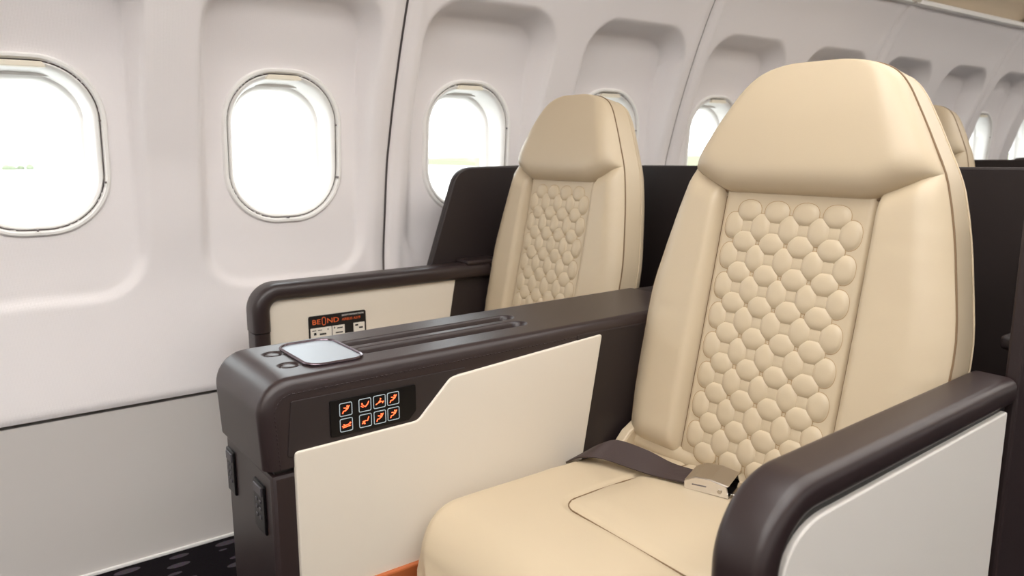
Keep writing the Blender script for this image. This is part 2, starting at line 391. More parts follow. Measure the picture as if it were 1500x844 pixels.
# ------------------------------------------------------------------ outside: airfield
g = obj('ground', *box((-900, -700, -3.6), (900, 900, -3.5)), M_APRON, None, False); struct(g, 'pale concrete airfield outside the windows', 'ground')
gs = obj('grass_strip', *box((-330, 108, -3.5), (-132, 900, -3.46)), M_GRASS, None, False)
struct(gs, 'strip of airfield grass in the distance', 'ground')
def shrub():
    bm = bmesh.new()
    for k in range(9):
        r = random.uniform(0.6, 1.0); off = Vector((random.uniform(-0.8, 0.8), random.uniform(-2.4, 2.4), r * 0.7))
        vs = bmesh.ops.create_icosphere(bm, subdivisions=2, radius=r)['verts']
        for v in vs: v.co = v.co * (1 + 0.25 * noise.noise(v.co * 3 + off)) + off
    return bm_out(bm)
sh = obj('shrub', *shrub(), M_LEAF, None, False); sh.location = (-192, 13.5, -3.55)
tag(sh, 'tiny green shrub far out on the airfield in the left window', 'shrub')
# ------------------------------------------------------------------ seats
RECL = math.radians(12)
def bp(u, v, h):
    """seat-back coordinates -> seat space (origin: back foot centre at cushion level)"""
    return Vector((u, v * math.sin(RECL) - h * math.cos(RECL), v * math.cos(RECL) + h * math.sin(RECL)))
W_TAB = [(0.0, 0.247), (0.03, 0.254), (0.12, 0.260), (0.25, 0.261), (0.36, 0.244), (0.48, 0.212), (0.54, 0.181), (0.59, 0.152), (0.618, 0.134), (0.637, 0.116), (0.649, 0.094), (0.656, 0.062), (0.659, 0.0)]
SEAM = 0.129                       # half width of the quilted panel
V_SEAM, V_HEAD = 0.452, 0.492      # height of the headrest edge at the centre and at the sides
def outline_half():
    pts = []
    for i in range(len(W_TAB) - 1):
        for k in range(4):
            t = k / 4; v = W_TAB[i][0] + (W_TAB[i + 1][0] - W_TAB[i][0]) * t
            pts.append((interp(W_TAB, v), v))
    # evenly rounded crown instead of the table's last straight bits
    return pts + [(0.0, 0.659)]
def build_seat(label, loc, xs, group, recl_note=None):
    t = thing('aircraft_seat', label, 'seat', loc, group)
    X = lambda p: Vector((p[0] * xs, p[1], p[2]))
    half = outline_half(); full = half + [(-u, v) for u, v in half[-2::-1]]
    # body: side gusset and rear
    prof = [(1.0, 0.004), (1.004, -0.006), (1.004, -0.040), (0.996, -0.056), (0.96, -0.068), (0.85, -0.074)]
    V, Fc = [], []
    rows = [[X(bp(u * k, 0.30 + (v - 0.30) * (1 - (1 - k) * 0.6), h)) for u, v in full] for k, h in prof]
    V, Fc = grid(rows, True); n = len(full); Fc.append(tuple((len(rows) - 1) * n + j for j in range(n))); Fc.append(tuple(range(n))[::-1])
    obj('back_body', V, Fc, M_LEATHER, t, True, 50)
    # piping along the front edge and along the rear edge of the side gusset
    obj('piping', *tube([X(bp(u * 1.003, v, 0.004)) for u, v in full[1:-1]], 0.0015, 6), M_PIPE, t)
    obj('piping', *tube([X(bp(u * 1.006, 0.30 + (v - 0.30) * 0.999, -0.046)) for u, v in full[1:-1]], 0.0012, 6), M_LEATHER, t)
    # headrest pad
    lo = [(-SEAM, V_SEAM), (SEAM, V_SEAM)]
    def head_lo(u):
        a = abs(u); 
        if a <= SEAM - 0.012: return V_SEAM
        e = max(0.0, a - SEAM + 0.012); wh = interp(W_TAB, V_HEAD)
        return V_SEAM + (V_HEAD - V_SEAM) * (e / (wh - SEAM + 0.012)) ** 1.25
    rows = []; NU, NV = 56, 36
    for i in range(NV + 1):
        q = i / NV; q = 0.5 - 0.5 * math.cos(q * PI) if False else q
        row = []
        for j in range(NU + 1):
            s = -1 + 2 * j / NU; s = math.copysign(1 - (1 - abs(s)) ** 1.35, s)
            # column position along the headrest: width follows the outline at this height
            uh = s * interp(W_TAB, V_HEAD)
            v0 = head_lo(uh); v1 = 0.657
            qq = 1 - (1 - q) ** 1.0; qq = 0.5 - 0.5 * math.cos(qq * PI) * (1) if True else qq
            v = v0 + (v1 - v0) * qq
            hw = interp(W_TAB, max(v, V_HEAD)) if v < 0.6 else interp(W_TAB, v)
            u = s * hw
            es = 1 - abs(s); pu = (1 - (1 - min(es / 0.30, 1)) ** 2.4) ** 0.6
            dv = (v - v0); db = (1 - (1 - min(dv / 0.045, 1)) ** 2.2) ** 0.6
            dt = (1 - (1 - min((v1 - v) / 0.10, 1)) ** 2.2)
            h = 0.004 + 0.006 * min(1, es / 0.04) + 0.038 * pu * db * (0.45 + 0.55 * dt) * (1.0 - 0.25 * sstep(0.50, 0.66, v))
            v -= 0.003 * db * (1 - min(dv / 0.045, 1))
            row.append(X(bp(u, v, h)))
        rows.append(row)
    hp = obj('headrest', *grid(rows), M_LEATHER, t, True, 60)
    obj('seam', *tube([X(bp(u, head_lo(u) - 0.0012, 0.0125)) for u in [(-1 + 2 * k / 40) * interp(W_TAB, V_HEAD) * 0.955 for k in range(41)]], 0.0020, 6), M_PIPE, hp)  # dark seam tone also paints the crease shade under the headrest
    # side bolsters
    for sg in (-1, 1):
        rows = []
        for i in range(45):
            row = []
            for j in range(21):
                s = j / 20                                    # 0 at the quilt seam, 1 at the outer edge
                top = head_lo(SEAM + s * (interp(W_TAB, V_HEAD) - SEAM)) + 0.012
                q = i / 44; v = 0.002 + (top - 0.002) * q
                wo = interp(W_TAB, v); u = SEAM + (wo - SEAM) * s
                e = min(s / 0.16, 1); e = (1 - (1 - e) ** 2.2) ** 0.7
                eo = min((1 - s) / 0.42, 1); eo = (1 - (1 - eo) ** 2.0) ** 0.8
                eb = min(v / 0.035, 1); eb = (1 - (1 - eb) ** 2) ** 0.6
                et = min(max(top - 0.006 - v, 0) / 0.035, 1); et = 0.30 + 0.70 * (1 - (1 - et) ** 2) ** 0.6
                h = 0.004 + 0.030 * e * eo * eb * et
                h += 0.0012 * noise.noise(Vector((u * 14, v * 55, sg * 3))) * eb * e
                row.append(X(bp(sg * u, v, h)))
            rows.append(row)
        b = obj('side_bolster', *grid(rows), M_LEATHER, t, True, 70)
        obj('seam', *tube([X(bp(sg * SEAM, v, 0.0105)) for v in [0.0 + (V_SEAM - 0.006) * k / 20 for k in range(21)]], 0.0014, 6), M_PIPE, b)
    # quilted centre panel
    rows = []
    for i in range(25):
        v = (V_SEAM + 0.012) * i / 24
        rows.append([X(bp(q * SEAM, v, 0.006 + 0.0115 * (1 - abs(q) ** 60) * (1 - (1 - min(v / 0.02, 1)) ** 2))) for q in [math.copysign(1 - (1 - abs(-1 + j / 14)) ** 2, -1 + j / 14) for j in range(29)]])
    q = obj('quilted_panel', *grid(rows), M_LEATHER, t, True, 60)
    return t, q, X
def pad_mesh(name, a, b, ht, ex):
    out = [(a * math.copysign(abs(math.cos(k * PI / 12)) ** (2 / ex), math.cos(k * PI / 12)), b * math.copysign(abs(math.sin(k * PI / 12)) ** (2 / ex), math.sin(k * PI / 12))) for k in range(24)]
    V, Fc = pad(out, lambda u, v, h: (u, v, h), [(1.045, -0.002), (1.03, 0.0004), (0.985, 0.0004), (0.90, ht * 0.40), (0.76, ht * 0.70), (0.52, ht * 0.92), (0.25, ht)])
    me = mk_mesh(name, V, Fc, M_LEATHER, True, 80); me.materials.append(M_THREAD)
    for i in range(24, 48): me.polygons[i].material_index = 1
    return me
QP = 0.0502
ME_QH = pad_mesh('quilt_pad', 0.0222, 0.0178, 0.0054, 2.25)
ME_QV = pad_mesh('quilt_pad', 0.0178, 0.0222, 0.0054, 2.25)
ME_QS = pad_mesh('quilt_pad', 0.0098, 0.0098, 0.0016, 3.6)
def quilt(q, xs):
    R3 = Matrix((bp(1, 0, 0), bp(0, 1, 0), bp(0, 0, 1))).transposed().to_4x4()
    def put(me, u, v, h):
        o = add('quilt_pad', me, q); p = bp(u * xs, v, h)
        o.matrix_local = Matrix.Translation(p) @ R3 @ Matrix.Diagonal((xs, 1, 1, 1))
    v0 = 0.0225
    for r in range(9):
        for c in range(4): put(ME_QH, (c - 1.5) * QP, v0 + r * QP, 0.0178)
    for r in range(8):
        for c in range(5): put(ME_QV, (c - 2) * QP, v0 + (r + 0.5) * QP, 0.0172 if c in (0, 4) else 0.0178)
        for c in range(4): put(ME_QS, (c - 1.5) * QP, v0 + (r + 0.5) * QP, 0.0178)
# cushion: box-like pillow with a big front roll, seat space: y from -DEP to 0.03
def cushion(t, xs, DEP=0.476, HW=0.247, TH=0.15):
    NX, NY = 72, 90; rows = []
    for i in range(NY + 1):
        row = []
        y = 0.04 - (DEP + 0.04) * i / NY
        for j in range(NX + 1):
            s = -1 + 2 * j / NX; x = HW * s
            ex = HW - abs(x); rx = min(ex / 0.035, 1); fx = 1 - math.sqrt(max(0, 1 - (1 - (1 - rx)) ** 2)) if False else (1 - rx) ** 2.2
            z = 0.0 - 0.03 * fx
            fr = (-DEP + 0.085) - y
            if fr > 0:
                k = min(fr / 0.085, 1); z -= 0.085 * (1 - math.sqrt(max(0.0, 1 - k * k))) 
            # soft crown and slight dish towards the back
            z += 0.010 * (1 - (x / HW) ** 2) * sstep(-DEP, -DEP + 0.14, y) - 0.012 * sstep(-0.20, 0.02, y)
            # seam of the inset
            d = inset_sd(x, y)
            z -= 0.0050 * math.exp(-(d / 0.0045) ** 2)
            z += 0.0026 * noise.noise(Vector((x * 6 + 3, y * 24 + x * 8, 0))) * sstep(-0.36, -0.1, y)
            z += 0.006 * sstep(0.006, -0.05, d)
            # plan corners of the front are rounded
            cy = max(0.0, (-DEP + 0.07) - y); xx = x * (1 - 0.30 * (1 - math.sqrt(max(0.0, 1 - (cy / 0.0702) ** 2))) * abs(s) ** 3)
            row.append(Vector((xx * xs, y, z)))
        rows.append(row)
    n = NX + 1
    # skirt below
    V, Fc = grid(rows)
    top = len(V)
    border = [(0, j) for j in range(n)] + [(i, NX) for i in range(1, NY + 1)] + [(NY, j) for j in range(NX - 1, -1, -1)] + [(i, 0) for i in range(NY - 1, 0, -1)]
    lev = [(0.004, 0.03, 0), (0.004, 0.055, 0), (-0.006, 0.070, 0), (-0.03, 0.078, 0)]
    prev = [i * n + j for i, j in border]
    for off, dz, _ in lev:
        cur = []
        for i, j in border:
            p = rows[i][j]; s = 1 + off / HW
            zb = min(p.z, -0.03) if i < NY else p.z
            zz = -0.060 - dz if True else 0
            V.append(Vector((p.x * s, p.y - (off if i > NY // 2 else 0), min(p.z - 0.004, zz)))); cur.append(len(V) - 1)
        m = len(border)
        for a in range(m): Fc.append((prev[a], prev[(a + 1) % m], cur[(a + 1) % m], cur[a]))
        prev = cur
    Fc.append(tuple(prev))
    c = obj('seat_cushion', V, Fc, M_LEATHER, t, True, 75)
    line = [(-0.110, 0.03 - 0.017 * k) for k in range(17)] + [(-0.110 + 0.035 * (1 - math.cos(a)), -0.257 - 0.035 * math.sin(a)) for a in [PI / 2 * k / 8 for k in range(1, 9)]]
    line = line + [(0.052 - x, y) for x, y in line[::-1]]
    def ztop(x, y): return 0.010 * (1 - (x / HW) ** 2) * sstep(-DEP, -DEP + 0.14, y) - 0.012 * sstep(-0.20, 0.02, y) + 0.0016 * noise.noise(Vector((x * 7 + 3, y * 26, 0))) * sstep(-0.36, -0.1, y)
    obj('seam', *tube([Vector((x * xs, y, ztop(x, y) - 0.0034)) for x, y in line], 0.0011, 6), M_PIPE, c)
    return c
def inset_sd(x, y):
    # U-shaped seam: 0.19 wide half 0.098, front at -0.292, open to the back
    return sd_rr(x - 0.026, y - 0.05, 0.136, 0.342, 0.035)
def lower_parts(t, xs):
    obj('leg_rest', *box((-0.225 * xs, -0.452, -0.36), (0.225 * xs, -0.40, -0.135), 0.02, 4), M_LEATHER, t)
    obj('seat_base', *box((-0.225 * xs, -0.40, -0.42), (0.225 * xs, 0.08, -0.142), 0.01), M_SHELL, t)
    # cream roll closing the gap between cushion and back
    rows = []
    for k in range(13):
        x = (-0.250 + 0.500 * k / 12) * xs
        rows.append([Vector((x, 0.012 + 0.030 * math.cos(a), 0.000 + 0.026 * math.sin(a))) for a in [2 * PI * m / 12 for m in range(12)]])
    obj('back_roll', *grid(rows, True, True), M_LEATHER, t)
    for sg in (-1, 1):
        pts = [(-0.075, -0.03), (-0.03, 0.018), (0.03, 0.050), (0.075, 0.058), (0.09, 0.0), (0.05, -0.05)]
        V, Fc = prism(round_poly(pts, 0.008), sg * 0.250 * xs, sg * 0.228 * xs, 'x', 0.005)
        obj('hinge_cover', V, Fc, M_LEATHER, t, True, 40)
SEAT_A = (-0.692, 0.968, 0.437); SEAT_W = (-1.440, 1.135, 0.420)
XS_W = 0.915
seatA, qA, XA = build_seat('large cream quilted aisle seat in the foreground, beside the buckle', SEAT_A, 1.0, 'cream quilted seats')
quilt(qA, 1.0); cushion(seatA, 1.0); lower_parts(seatA, 1.0)
seatW, qW, XW = build_seat('cream quilted window seat of the front row, seen past the console', SEAT_W, XS_W, 'cream quilted seats')
quilt(qW, XS_W); cushion(seatW, XS_W); lower_parts(seatW, XS_W)
ROW = 1.75
seatW.scale = (1, 1, 1.014); seatA.scale = (1, 1, 0.992)
s2 = copy_tree(seatW); s2.location = (SEAT_W[0], SEAT_W[1] + ROW - 0.10, SEAT_W[2] + 0.03); s2['label'] = 'far cream seat whose headrest peeks out behind the big headrest'
s3 = copy_tree(seatA); s3.location = (SEAT_A[0], SEAT_A[1] + ROW, SEAT_A[2]); s3['label'] = 'cream aisle seat of the second row behind the dark shell'
# ------------------------------------------------------------------ centre console
XR, XL, YF, ZT = -0.955, -1.166, 0.300, 0.652
con = thing('centre_console', 'dark leather centre console with tray, slots and lit seat controls between the seats', 'console', ((XR + XL) / 2, YF, 0))
inv = Vector((-(XR + XL) / 2, -YF, 0))
def cpart(name, vf, m, parent=None, **k):
    V, Fc = vf; return obj(name, [Vector(v) + inv for v in V], Fc, m, parent or con, **k)
def cap_path():
    P = [(YF, 0.530 + 0.072 * i / 5, -1, 0) for i in range(6)]
    R = 0.046
    P = [(YF + 0.004 * (1 - i / 5), 0.530 + (ZT - R - 0.530) * i / 5, -1.0, 0.0) for i in range(6)]
    for i in range(1, 11):
        a = PI - PI / 2 * i / 10; P.append((YF + R + R * math.cos(a), ZT - R + R * math.sin(a), math.cos(a), math.sin(a)))
    y0 = YF + R
    N = 230
    for i in range(1, N + 1):
        y = y0 + (0.85 - y0) * i / 200 if i <= 200 else 0.85 + 0.31 * (i - 200) / 30; P.append((y, ZT + 0.008 * (y - y0), 0.0, 1.0))
    return P
# slots in the top: (x centre, half width, y start, y end, depth)
SLOTS = [(-1.081, 0.0165, 0.470, 0.795, 0.018), (-1.030, 0.0175, 0.470, 0.785, 0.018)]
DISH = [(-1.093, 0.369), (-1.022, 0.367)]
def cap_sec():
    S = [(XR, 0.040), (XR, 0.028), (XR, 0.016), (XR - 0.0012, 0.009), (XR - 0.005, 0.0035), (XR - 0.011, 0.0006)]
    N = 100
    for i in range(N + 1): S.append((XR - 0.014 + (XL + 0.022 - XR + 0.014) * i / N, 0.0))
    for i in range(1, 7):
        a = PI / 2 * i / 6; S.append((XL + 0.022 - 0.022 * math.sin(a), 0.022 * (1 - math.cos(a))))
    S += [(XL, 0.04)]
    return S
rows = []
for y, z, ny, nz in cap_path():
    row = []
    for x, d in cap_sec():
        dd = d
        if nz == 1.0 and d == 0:
            for xc, hw, ya, yb, dp in SLOTS:
                k = sd_rr(x - xc, y - (ya + yb) / 2, hw, (yb - ya) / 2, hw * 0.99)
                dd += dp * (1 - sstep(-0.0060, 0.0015, k))
            for xc, yc in DISH: dd += 0.0050 * (1 - sstep(0.0120, 0.0160, math.hypot(x - xc, y - yc)))
        row.append(Vector((x, y - ny * dd, z - nz * dd)))
    rows.append(row)
cap = cpart('leather_cap', grid(rows), M_DARK, angle=60)
# inner filler closing the cap underneath
cpart('cap_underside', box((XL + 0.002, YF + 0.008, 0.530), (XR - 0.002, 1.16, ZT - 0.03), 0.003), M_DARK)
# stitch row on the aisle side of the cap
st = []
acc = 0; P = cap_path(); last = None; pts = []
for y, z, ny, nz in P: pts.append(Vector((XR + 0.0004, y - ny * 0.020, z - nz * 0.020)))
k = 0; dist = 0
dense = []
for a, b_ in zip(pts, pts[1:]):
    n = max(1, int((b_ - a).length / 0.001))
    for i in range(n): dense.append(a + (b_ - a) * i / n)
stv = []
for i in range(0, len(dense) - 4, 6): stv.append(tube([dense[i], dense[i + 3]], 0.0008, 5))
o = cpart('stitching', merge(*stv), M_STITCH, cap); o['kind'] = 'stuff'
cpart('base', box((XL + 0.008, YF + 0.012, 0.0), (XR - 0.002, 1.15, 0.523), 0.006), M_DARK)
cpart('gap_shade_strip', box((XL + 0.014, YF + 0.018, 0.515), (XR - 0.008, 1.15, 0.535)), M_BLACKM)  # black strip paints the shade between cap and base
# dark control fascia and cream side panel on the aisle-seat side
fas = round_poly([(YF + 0.034, 0.545), (0.552, 0.553), (0.600, 0.614), (0.62, 0.622), (YF + 0.042, 0.622)], 0.004)
cpart('fascia', prism(fas, XR - 0.006, XR + 0.0015, 'x', 0.001), M_SHELL, angle=30)
cream = round_poly([(0.343, 0.02), (0.343, 0.552), (0.530, 0.556), (0.588, 0.612), (0.895, 0.634), (0.845, 0.37), (0.845, 0.02)], [0.004, 0.006, 0.018, 0.022, 0.004, 0.0, 0.0])
cpart('side_panel', prism(cream, XR - 0.004, XR + 0.005, 'x', 0.002), M_CREAM, angle=30)
cpart('rear_side', box((XR - 0.006, 0.84, 0.02), (XR + 0.001, 1.16, 0.640), 0.002), M_SHELL)
cpart('copper_strip', box((XR - 0.002, 0.36, 0.300), (XR + 0.012, 0.842, 0.336), 0.003), M_COPPER)
# control panel
ya, yb, za, zb = 0.3948, 0.5280, 0.5600, 0.6120
ctl = cpart('control_panel', prism(round_poly([(ya, za), (yb - 0.012, za), (yb, za + 0.012), (yb, zb), (ya, zb)], [0.003, 0.004, 0.004, 0.003, 0.003]), XR, XR + 0.0032, 'x', 0.0006), M_BLACK, angle=30)
XI = XR + 0.0034
def strip(pts, w):
    """flat bent bar in the panel plane"""
    parts = []
    for (y0, z0), (y1, z1) in zip(pts, pts[1:]):
        d = Vector((y1 - y0, z1 - z0)); n = Vector((-d.y, d.x)).normalized() * w
        parts.append(prism([(y0 + n.x, z0 + n.y), (y0 - n.x, z0 - n.y), (y1 - n.x, z1 - n.y), (y1 + n.x, z1 + n.y)], XI, XI + 0.0005, 'x'))
    return merge(*parts)
def disc(y, z, r): return prism([(y + r * math.cos(a), z + r * math.sin(a)) for a in [2 * PI * k / 10 for k in range(10)]], XI, XI + 0.0005, 'x')
ICONS = {  # strokes in a unit square, y to the right, z up; first item the head dot
 'sit':   [('d', 0.62, 0.72), ('s', [(0.60, 0.62), (0.48, 0.38), (0.30, 0.38), (0.24, 0.20)]), ('s', [(0.60, 0.45), (0.78, 0.76)]), ('s', [(0.34, 0.62), (0.52, 0.60)])],
 'flat':  [('d', 0.80, 0.60), ('s', [(0.16, 0.42), (0.74, 0.52)]), ('s', [(0.22, 0.32), (0.84, 0.40)]), ('s', [(0.28, 0.56), (0.40, 0.50)])],
 'lean':  [('d', 0.26, 0.62), ('s', [(0.30, 0.52), (0.52, 0.36), (0.70, 0.52), (0.82, 0.74)]), ('s', [(0.18, 0.46), (0.36, 0.34)])],
 'leg':   [('d', 0.58, 0.70), ('s', [(0.18, 0.30), (0.42, 0.42), (0.56, 0.60)]), ('s', [(0.46, 0.40), (0.62, 0.52), (0.80, 0.40)]), ('s', [(0.72, 0.34), (0.84, 0.50)])],
 'foot':  [('d', 0.42, 0.30), ('s', [(0.22, 0.28), (0.50, 0.50), (0.66, 0.46), (0.78, 0.76)]), ('s', [(0.26, 0.44), (0.44, 0.48)])]}
BT = [(0.4178, 0.5968, 'sit'), (0.4178, 0.5744, 'flat'), (0.4466, 0.5972, 'lean'), (0.4690, 0.5976, 'leg'), (0.4906, 0.5980, 'sit'), (0.4466, 0.5744, 'foot'), (0.4690, 0.5746, 'sit'), (0.4906, 0.5752, 'sit')]
for y, z, ic in BT:
    hs = 0.0095
    out = rrect(hs, hs, 0.0024, 4, (y, z)); inn = rrect(hs - 0.0008, hs - 0.0008, 0.0018, 4, (y, z)); n = len(out)
    V = [(XI + 0.0004, a, c_) for a, c_ in out] + [(XI + 0.0004, a, c_) for a, c_ in inn] + [(XI - 0.0004, a, c_) for a, c_ in out] + [(XI - 0.0004, a, c_) for a, c_ in inn]
    Fc = []
    for i in range(n):
        j = (i + 1) % n; Fc += [(i, j, n + j, n + i), (2 * n + i, 2 * n + j, j, i), (n + i, n + j, 3 * n + j, 3 * n + i)]
    bt = cpart('button', (V, Fc), M_OUTLINE, ctl, smooth=False)
    prt = []
    for it in ICONS[ic]:
        if it[0] == 'd': prt.append(disc(y + (it[1] - 0.5) * 2 * hs, z + (it[2] - 0.5) * 2 * hs, 0.0011))
        else: prt.append(strip([(y + (a - 0.5) * 2 * hs, z + (c_ - 0.5) * 2 * hs) for a, c_ in it[1]], 0.00043))
    cpart('icon', merge(*prt), M_ICON, ctl, smooth=False)
# tray and buttons on top
def topz(y): return ZT + 0.008 * (y - YF - 0.046)
TC = (-1.058, 0.428); tz = topz(TC[1])
tr_out = [(TC[0] + a, TC[1] + b_) for a, b_ in rrect(0.068, 0.043, 0.024, 8)]
def ring_xy(out, c, k_prof): return grid([[(c[0] + (x - c[0]) * k, c[1] + (y - c[1]) * k, z) for x, y in out] for k, z in k_prof], True)
tray = cpart('tray', pad(tr_out, lambda x, y, h: (x, y, tz + h), [(1.0, -0.004), (1.0, 0.001), (0.9, 0.0012), (0.2, 0.0012)]), M_TRAY, angle=30)
cpart('tray_rim', tube([(x, y, tz + 0.0018) for x, y in tr_out], 0.0022, 8, True), M_RIM, tray)
for bx_, by_ in DISH:
    z = topz(by_) - 0.005; cir = [(math.cos(2 * PI * m / 28), math.sin(2 * PI * m / 28)) for m in range(28)]
    cpart('round_switch', pad([(bx_ + 0.0118 * a, by_ + 0.0118 * b_) for a, b_ in cir], lambda x, y, h: (x, y, z + h), [(1, -0.001), (1.0, 0.0022), (0.94, 0.0032), (0.6, 0.0040), (0.2, 0.0042)]), M_DARK, angle=60)
# power outlets on the front face
for x0, x1, z0, z1 in ((-1.152, -1.116, 0.436, 0.505), (-1.028, -0.984, 0.428, 0.500)):
    pl = cpart('power_outlet', box((x0, YF + 0.0085, z0), (x1, YF + 0.016, z1), 0.0022), M_BLACK)
    w = x1 - x0
    cpart('outlet_lid', box((x0 + 0.14 * w, YF + 0.0065, z1 - 0.017), (x1 - 0.14 * w, YF + 0.010, z1 - 0.004), 0.0012), M_SOCK, pl)
    sl = []
    for zz in (0.30, 0.47, 0.62):
        for xx in (0.3, 0.62): sl.append(box((x0 + xx * w - 0.003, YF + 0.0072, z0 + zz * (z1 - z0) - 0.0025), (x0 + xx * w + 0.003, YF + 0.0095, z0 + zz * (z1 - z0) + 0.0025), 0.0006, 1))
    cpart('socket_slot', merge(*sl), M_SOCK, pl)
# ------------------------------------------------------------------ armrests
def arm_sweep(xc, w, th, path, rnd=0.4):
    """path: (y, z, ny, nz) outer line; closed rounded section of width w and thickness th"""
    sec = rrect(w / 2, th / 2, min(w, th) * rnd, 5)
    rows = []
    for y, z, ny, nz in path:
        rows.append([Vector((xc + a, y + ny * (b_ - th / 2), z + nz * (b_ - th / 2))) for a, b_ in sec])
    return grid(rows, True, True)
def arm_path(yf, zt, r, z0, y1, slope=0.0, nar=14):
    P = [(yf, z0 + (zt - r - z0) * i / 6, -1.0, 0.0) for i in range(7)]
    for i in range(1, nar + 1):
        a = PI - PI / 2 * i / nar; P.append((yf + r + r * math.cos(a), zt - r + r * math.sin(a), math.cos(a), math.sin(a)))
    for i in range(1, 13): y = yf + r + (y1 - yf - r) * i / 12; P.append((y, zt + slope * (y - yf - r), 0.0, 1.0))
    return P
# window side
aw = thing('armrest', 'low dark armrest with cream panel along the window wall', 'armrest', (-1.69, 0.53, 0), 'padded armrests')
def apart(root, name, vf, m, parent=None, **k):
    V, Fc = vf; iv = -Vector(root.location); return obj(name, [Vector(v) + iv for v in V], Fc, m, parent or root, **k)
pth = arm_path(0.527, 0.652, 0.062, 0.545, 1.16)
apart(aw, 'arm_pad', arm_sweep(-1.703, 0.068, 0.040, pth, 0.42), M_DARK)
apart(aw, 'arm_front', arm_sweep(-1.703, 0.060, 0.036, [(0.529, z, -1.0, 0.0) for z in (0.02, 0.3, 0.542)], 0.3), M_DARK)
pn = round_poly([(0.556, 0.02), (0.556, 0.622), (1.06, 0.618), (1.02, 0.40), (1.02, 0.02)], [0, 0.045, 0.003, 0, 0], 8)
apart(aw, 'inner_panel', prism(pn, -1.720, -1.684, 'x', 0.002), M_CREAM, angle=30)
apart(aw, 'rear_post', box((-1.732, 1.0, 0.02), (-1.692, 1.20, 0.63), 0.004), M_SHELL)
apart(aw, 'end_ledge', box((-1.732, 1.09, 0.648), (-1.672, 1.20, 0.660), 0.005), M_DARK)
# aisle side
aa = thing('armrest', 'broad dark armrest with pale outer panel in the right foreground', 'armrest', (-0.405, 0.55, 0), 'padded armrests')
pth = arm_path(0.550, 0.648, 0.088, 0.20, 1.07, 0.035, 20)
apart(aa, 'arm_pad', arm_sweep(-0.404, 0.060, 0.036, pth, 0.36), M_DARK)
apart(aa, 'gap_strip', prism(round_poly([(0.570, 0.1), (0.570, 0.620), (1.065, 0.637), (1.065, 0.1)], [0, 0.07, 0, 0], 10), -0.43, -0.384, 'x'), M_BLACKM, angle=30)
apart(aa, 'outer_panel', prism(round_poly([(0.586, 0.04), (0.586, 0.602), (1.058, 0.622), (1.058, 0.04)], [0, 0.075, 0.004, 0], 10), -0.41, -0.377, 'x', 0.002), M_PALE, angle=30)
# ------------------------------------------------------------------ seat shells (dark privacy walls around each row)
def shell(label, yo):
    t = thing('seat_shell', label, 'shell', (-1.05, 1.5 + yo, 0), 'dark seat shells')
    iv = Vector((1.05, -1.5, 0))
    def sp(name, vf, m=M_SHELL, parent=None, **k): return obj(name, [Vector(v) + iv for v in vf[0]], vf[1], m, parent or t, **k)
    sp('back_wall', prism(round_poly([(-1.76, 0.02), (-1.76, 0.902), (-0.37, 0.920), (-0.37, 0.02)], [0, 0.03, 0.03, 0]), 1.50, 1.53, 'y', 0.004), angle=30)
    wing = round_poly([(1.000, 0.02), (1.000, 0.60), (1.105, 0.900), (1.50, 0.906), (1.50, 0.02)], [0, 0.0, 0.065, 0, 0], 8)
    sp('side_wing', prism(wing, -1.762, -1.740, 'x', 0.005), angle=30)
    wing2 = round_poly([(1.074, 0.02), (1.074, 0.915), (1.50, 0.918), (1.50, 0.02)], [0, 0.02, 0, 0], 8)
    sp('side_wing', prism(wing2, -0.392, -0.3745, 'x', 0.004), M_DARK, angle=30)
    sp('inner_ledge', box((-0.42, 1.12, 0.685), (-0.392, 1.50, 0.705), 0.006, 3))
    sp('storage_box', box((-1.16, 1.165, 0.02), (-0.96, 1.50, 0.655), 0.01))
    return t
shell('tall dark shell wrapped around the front pair of cream seats', 0)
shell('dark shell of the second row, its top edge showing behind', ROW)
shell('farthest dark shell, a thin strip below the far windows', ROW * 2)
# ------------------------------------------------------------------ seat belt
belt = thing('seat_belt', 'dark webbing lap belt with a brushed metal buckle on the aisle seat', 'seat belt', (-0.80, 0.88, 0.45))
bi = -Vector(belt.location)
def ribbon(ctrl, w=0.0205, th=0.0012, n=60):
    """ctrl: (point, across vector) list -> smooth strap"""
    P = [Vector(c[0]) for c in ctrl]; A = [Vector(c[1]).normalized() for c in ctrl]; rows = []
    def cr(L, i, t):
        p0, p1, p2, p3 = L[max(i - 1, 0)], L[i], L[i + 1], L[min(i + 2, len(L) - 1)]
        return 0.5 * ((2 * p1) + (p2 - p0) * t + (2 * p0 - 5 * p1 + 4 * p2 - p3) * t * t + (3 * p1 - p0 - 3 * p2 + p3) * t ** 3)
    m = len(P) - 1
    for k in range(n + 1):
        s = min(k / n * m, m - 1e-6); i = int(s); t = s - i
        p = cr(P, i, t); q = cr(P, i, min(t + 0.02, 1.0)) - cr(P, i, max(t - 0.02, 0)); a = cr(A, i, t).normalized()
        nn = q.cross(a).normalized() * th
        rows.append([p + a * w + nn, p - a * w + nn, p - a * w - nn, p + a * w - nn])
    return grid(rows, True, True)
c0 = [((-0.947, 0.835, 0.425), (0.3, 1, 0.4)), ((-0.895, 0.820, 0.457), (0.3, 1, 0.5)), ((-0.8641, 0.8355, 0.466), (0.1, 0.9, 0.7)), ((-0.812, 0.8484, 0.464), (-0.05, 0.85, 0.55)), ((-0.7659, 0.8616, 0.458), (-0.2, 1, 0.25)), ((-0.7246, 0.8817, 0.455), (-0.25, 1, 0.10))]
obj('strap', *ribbon([(Vector(p) + bi, a) for p, a in c0]), M_BELT, belt)
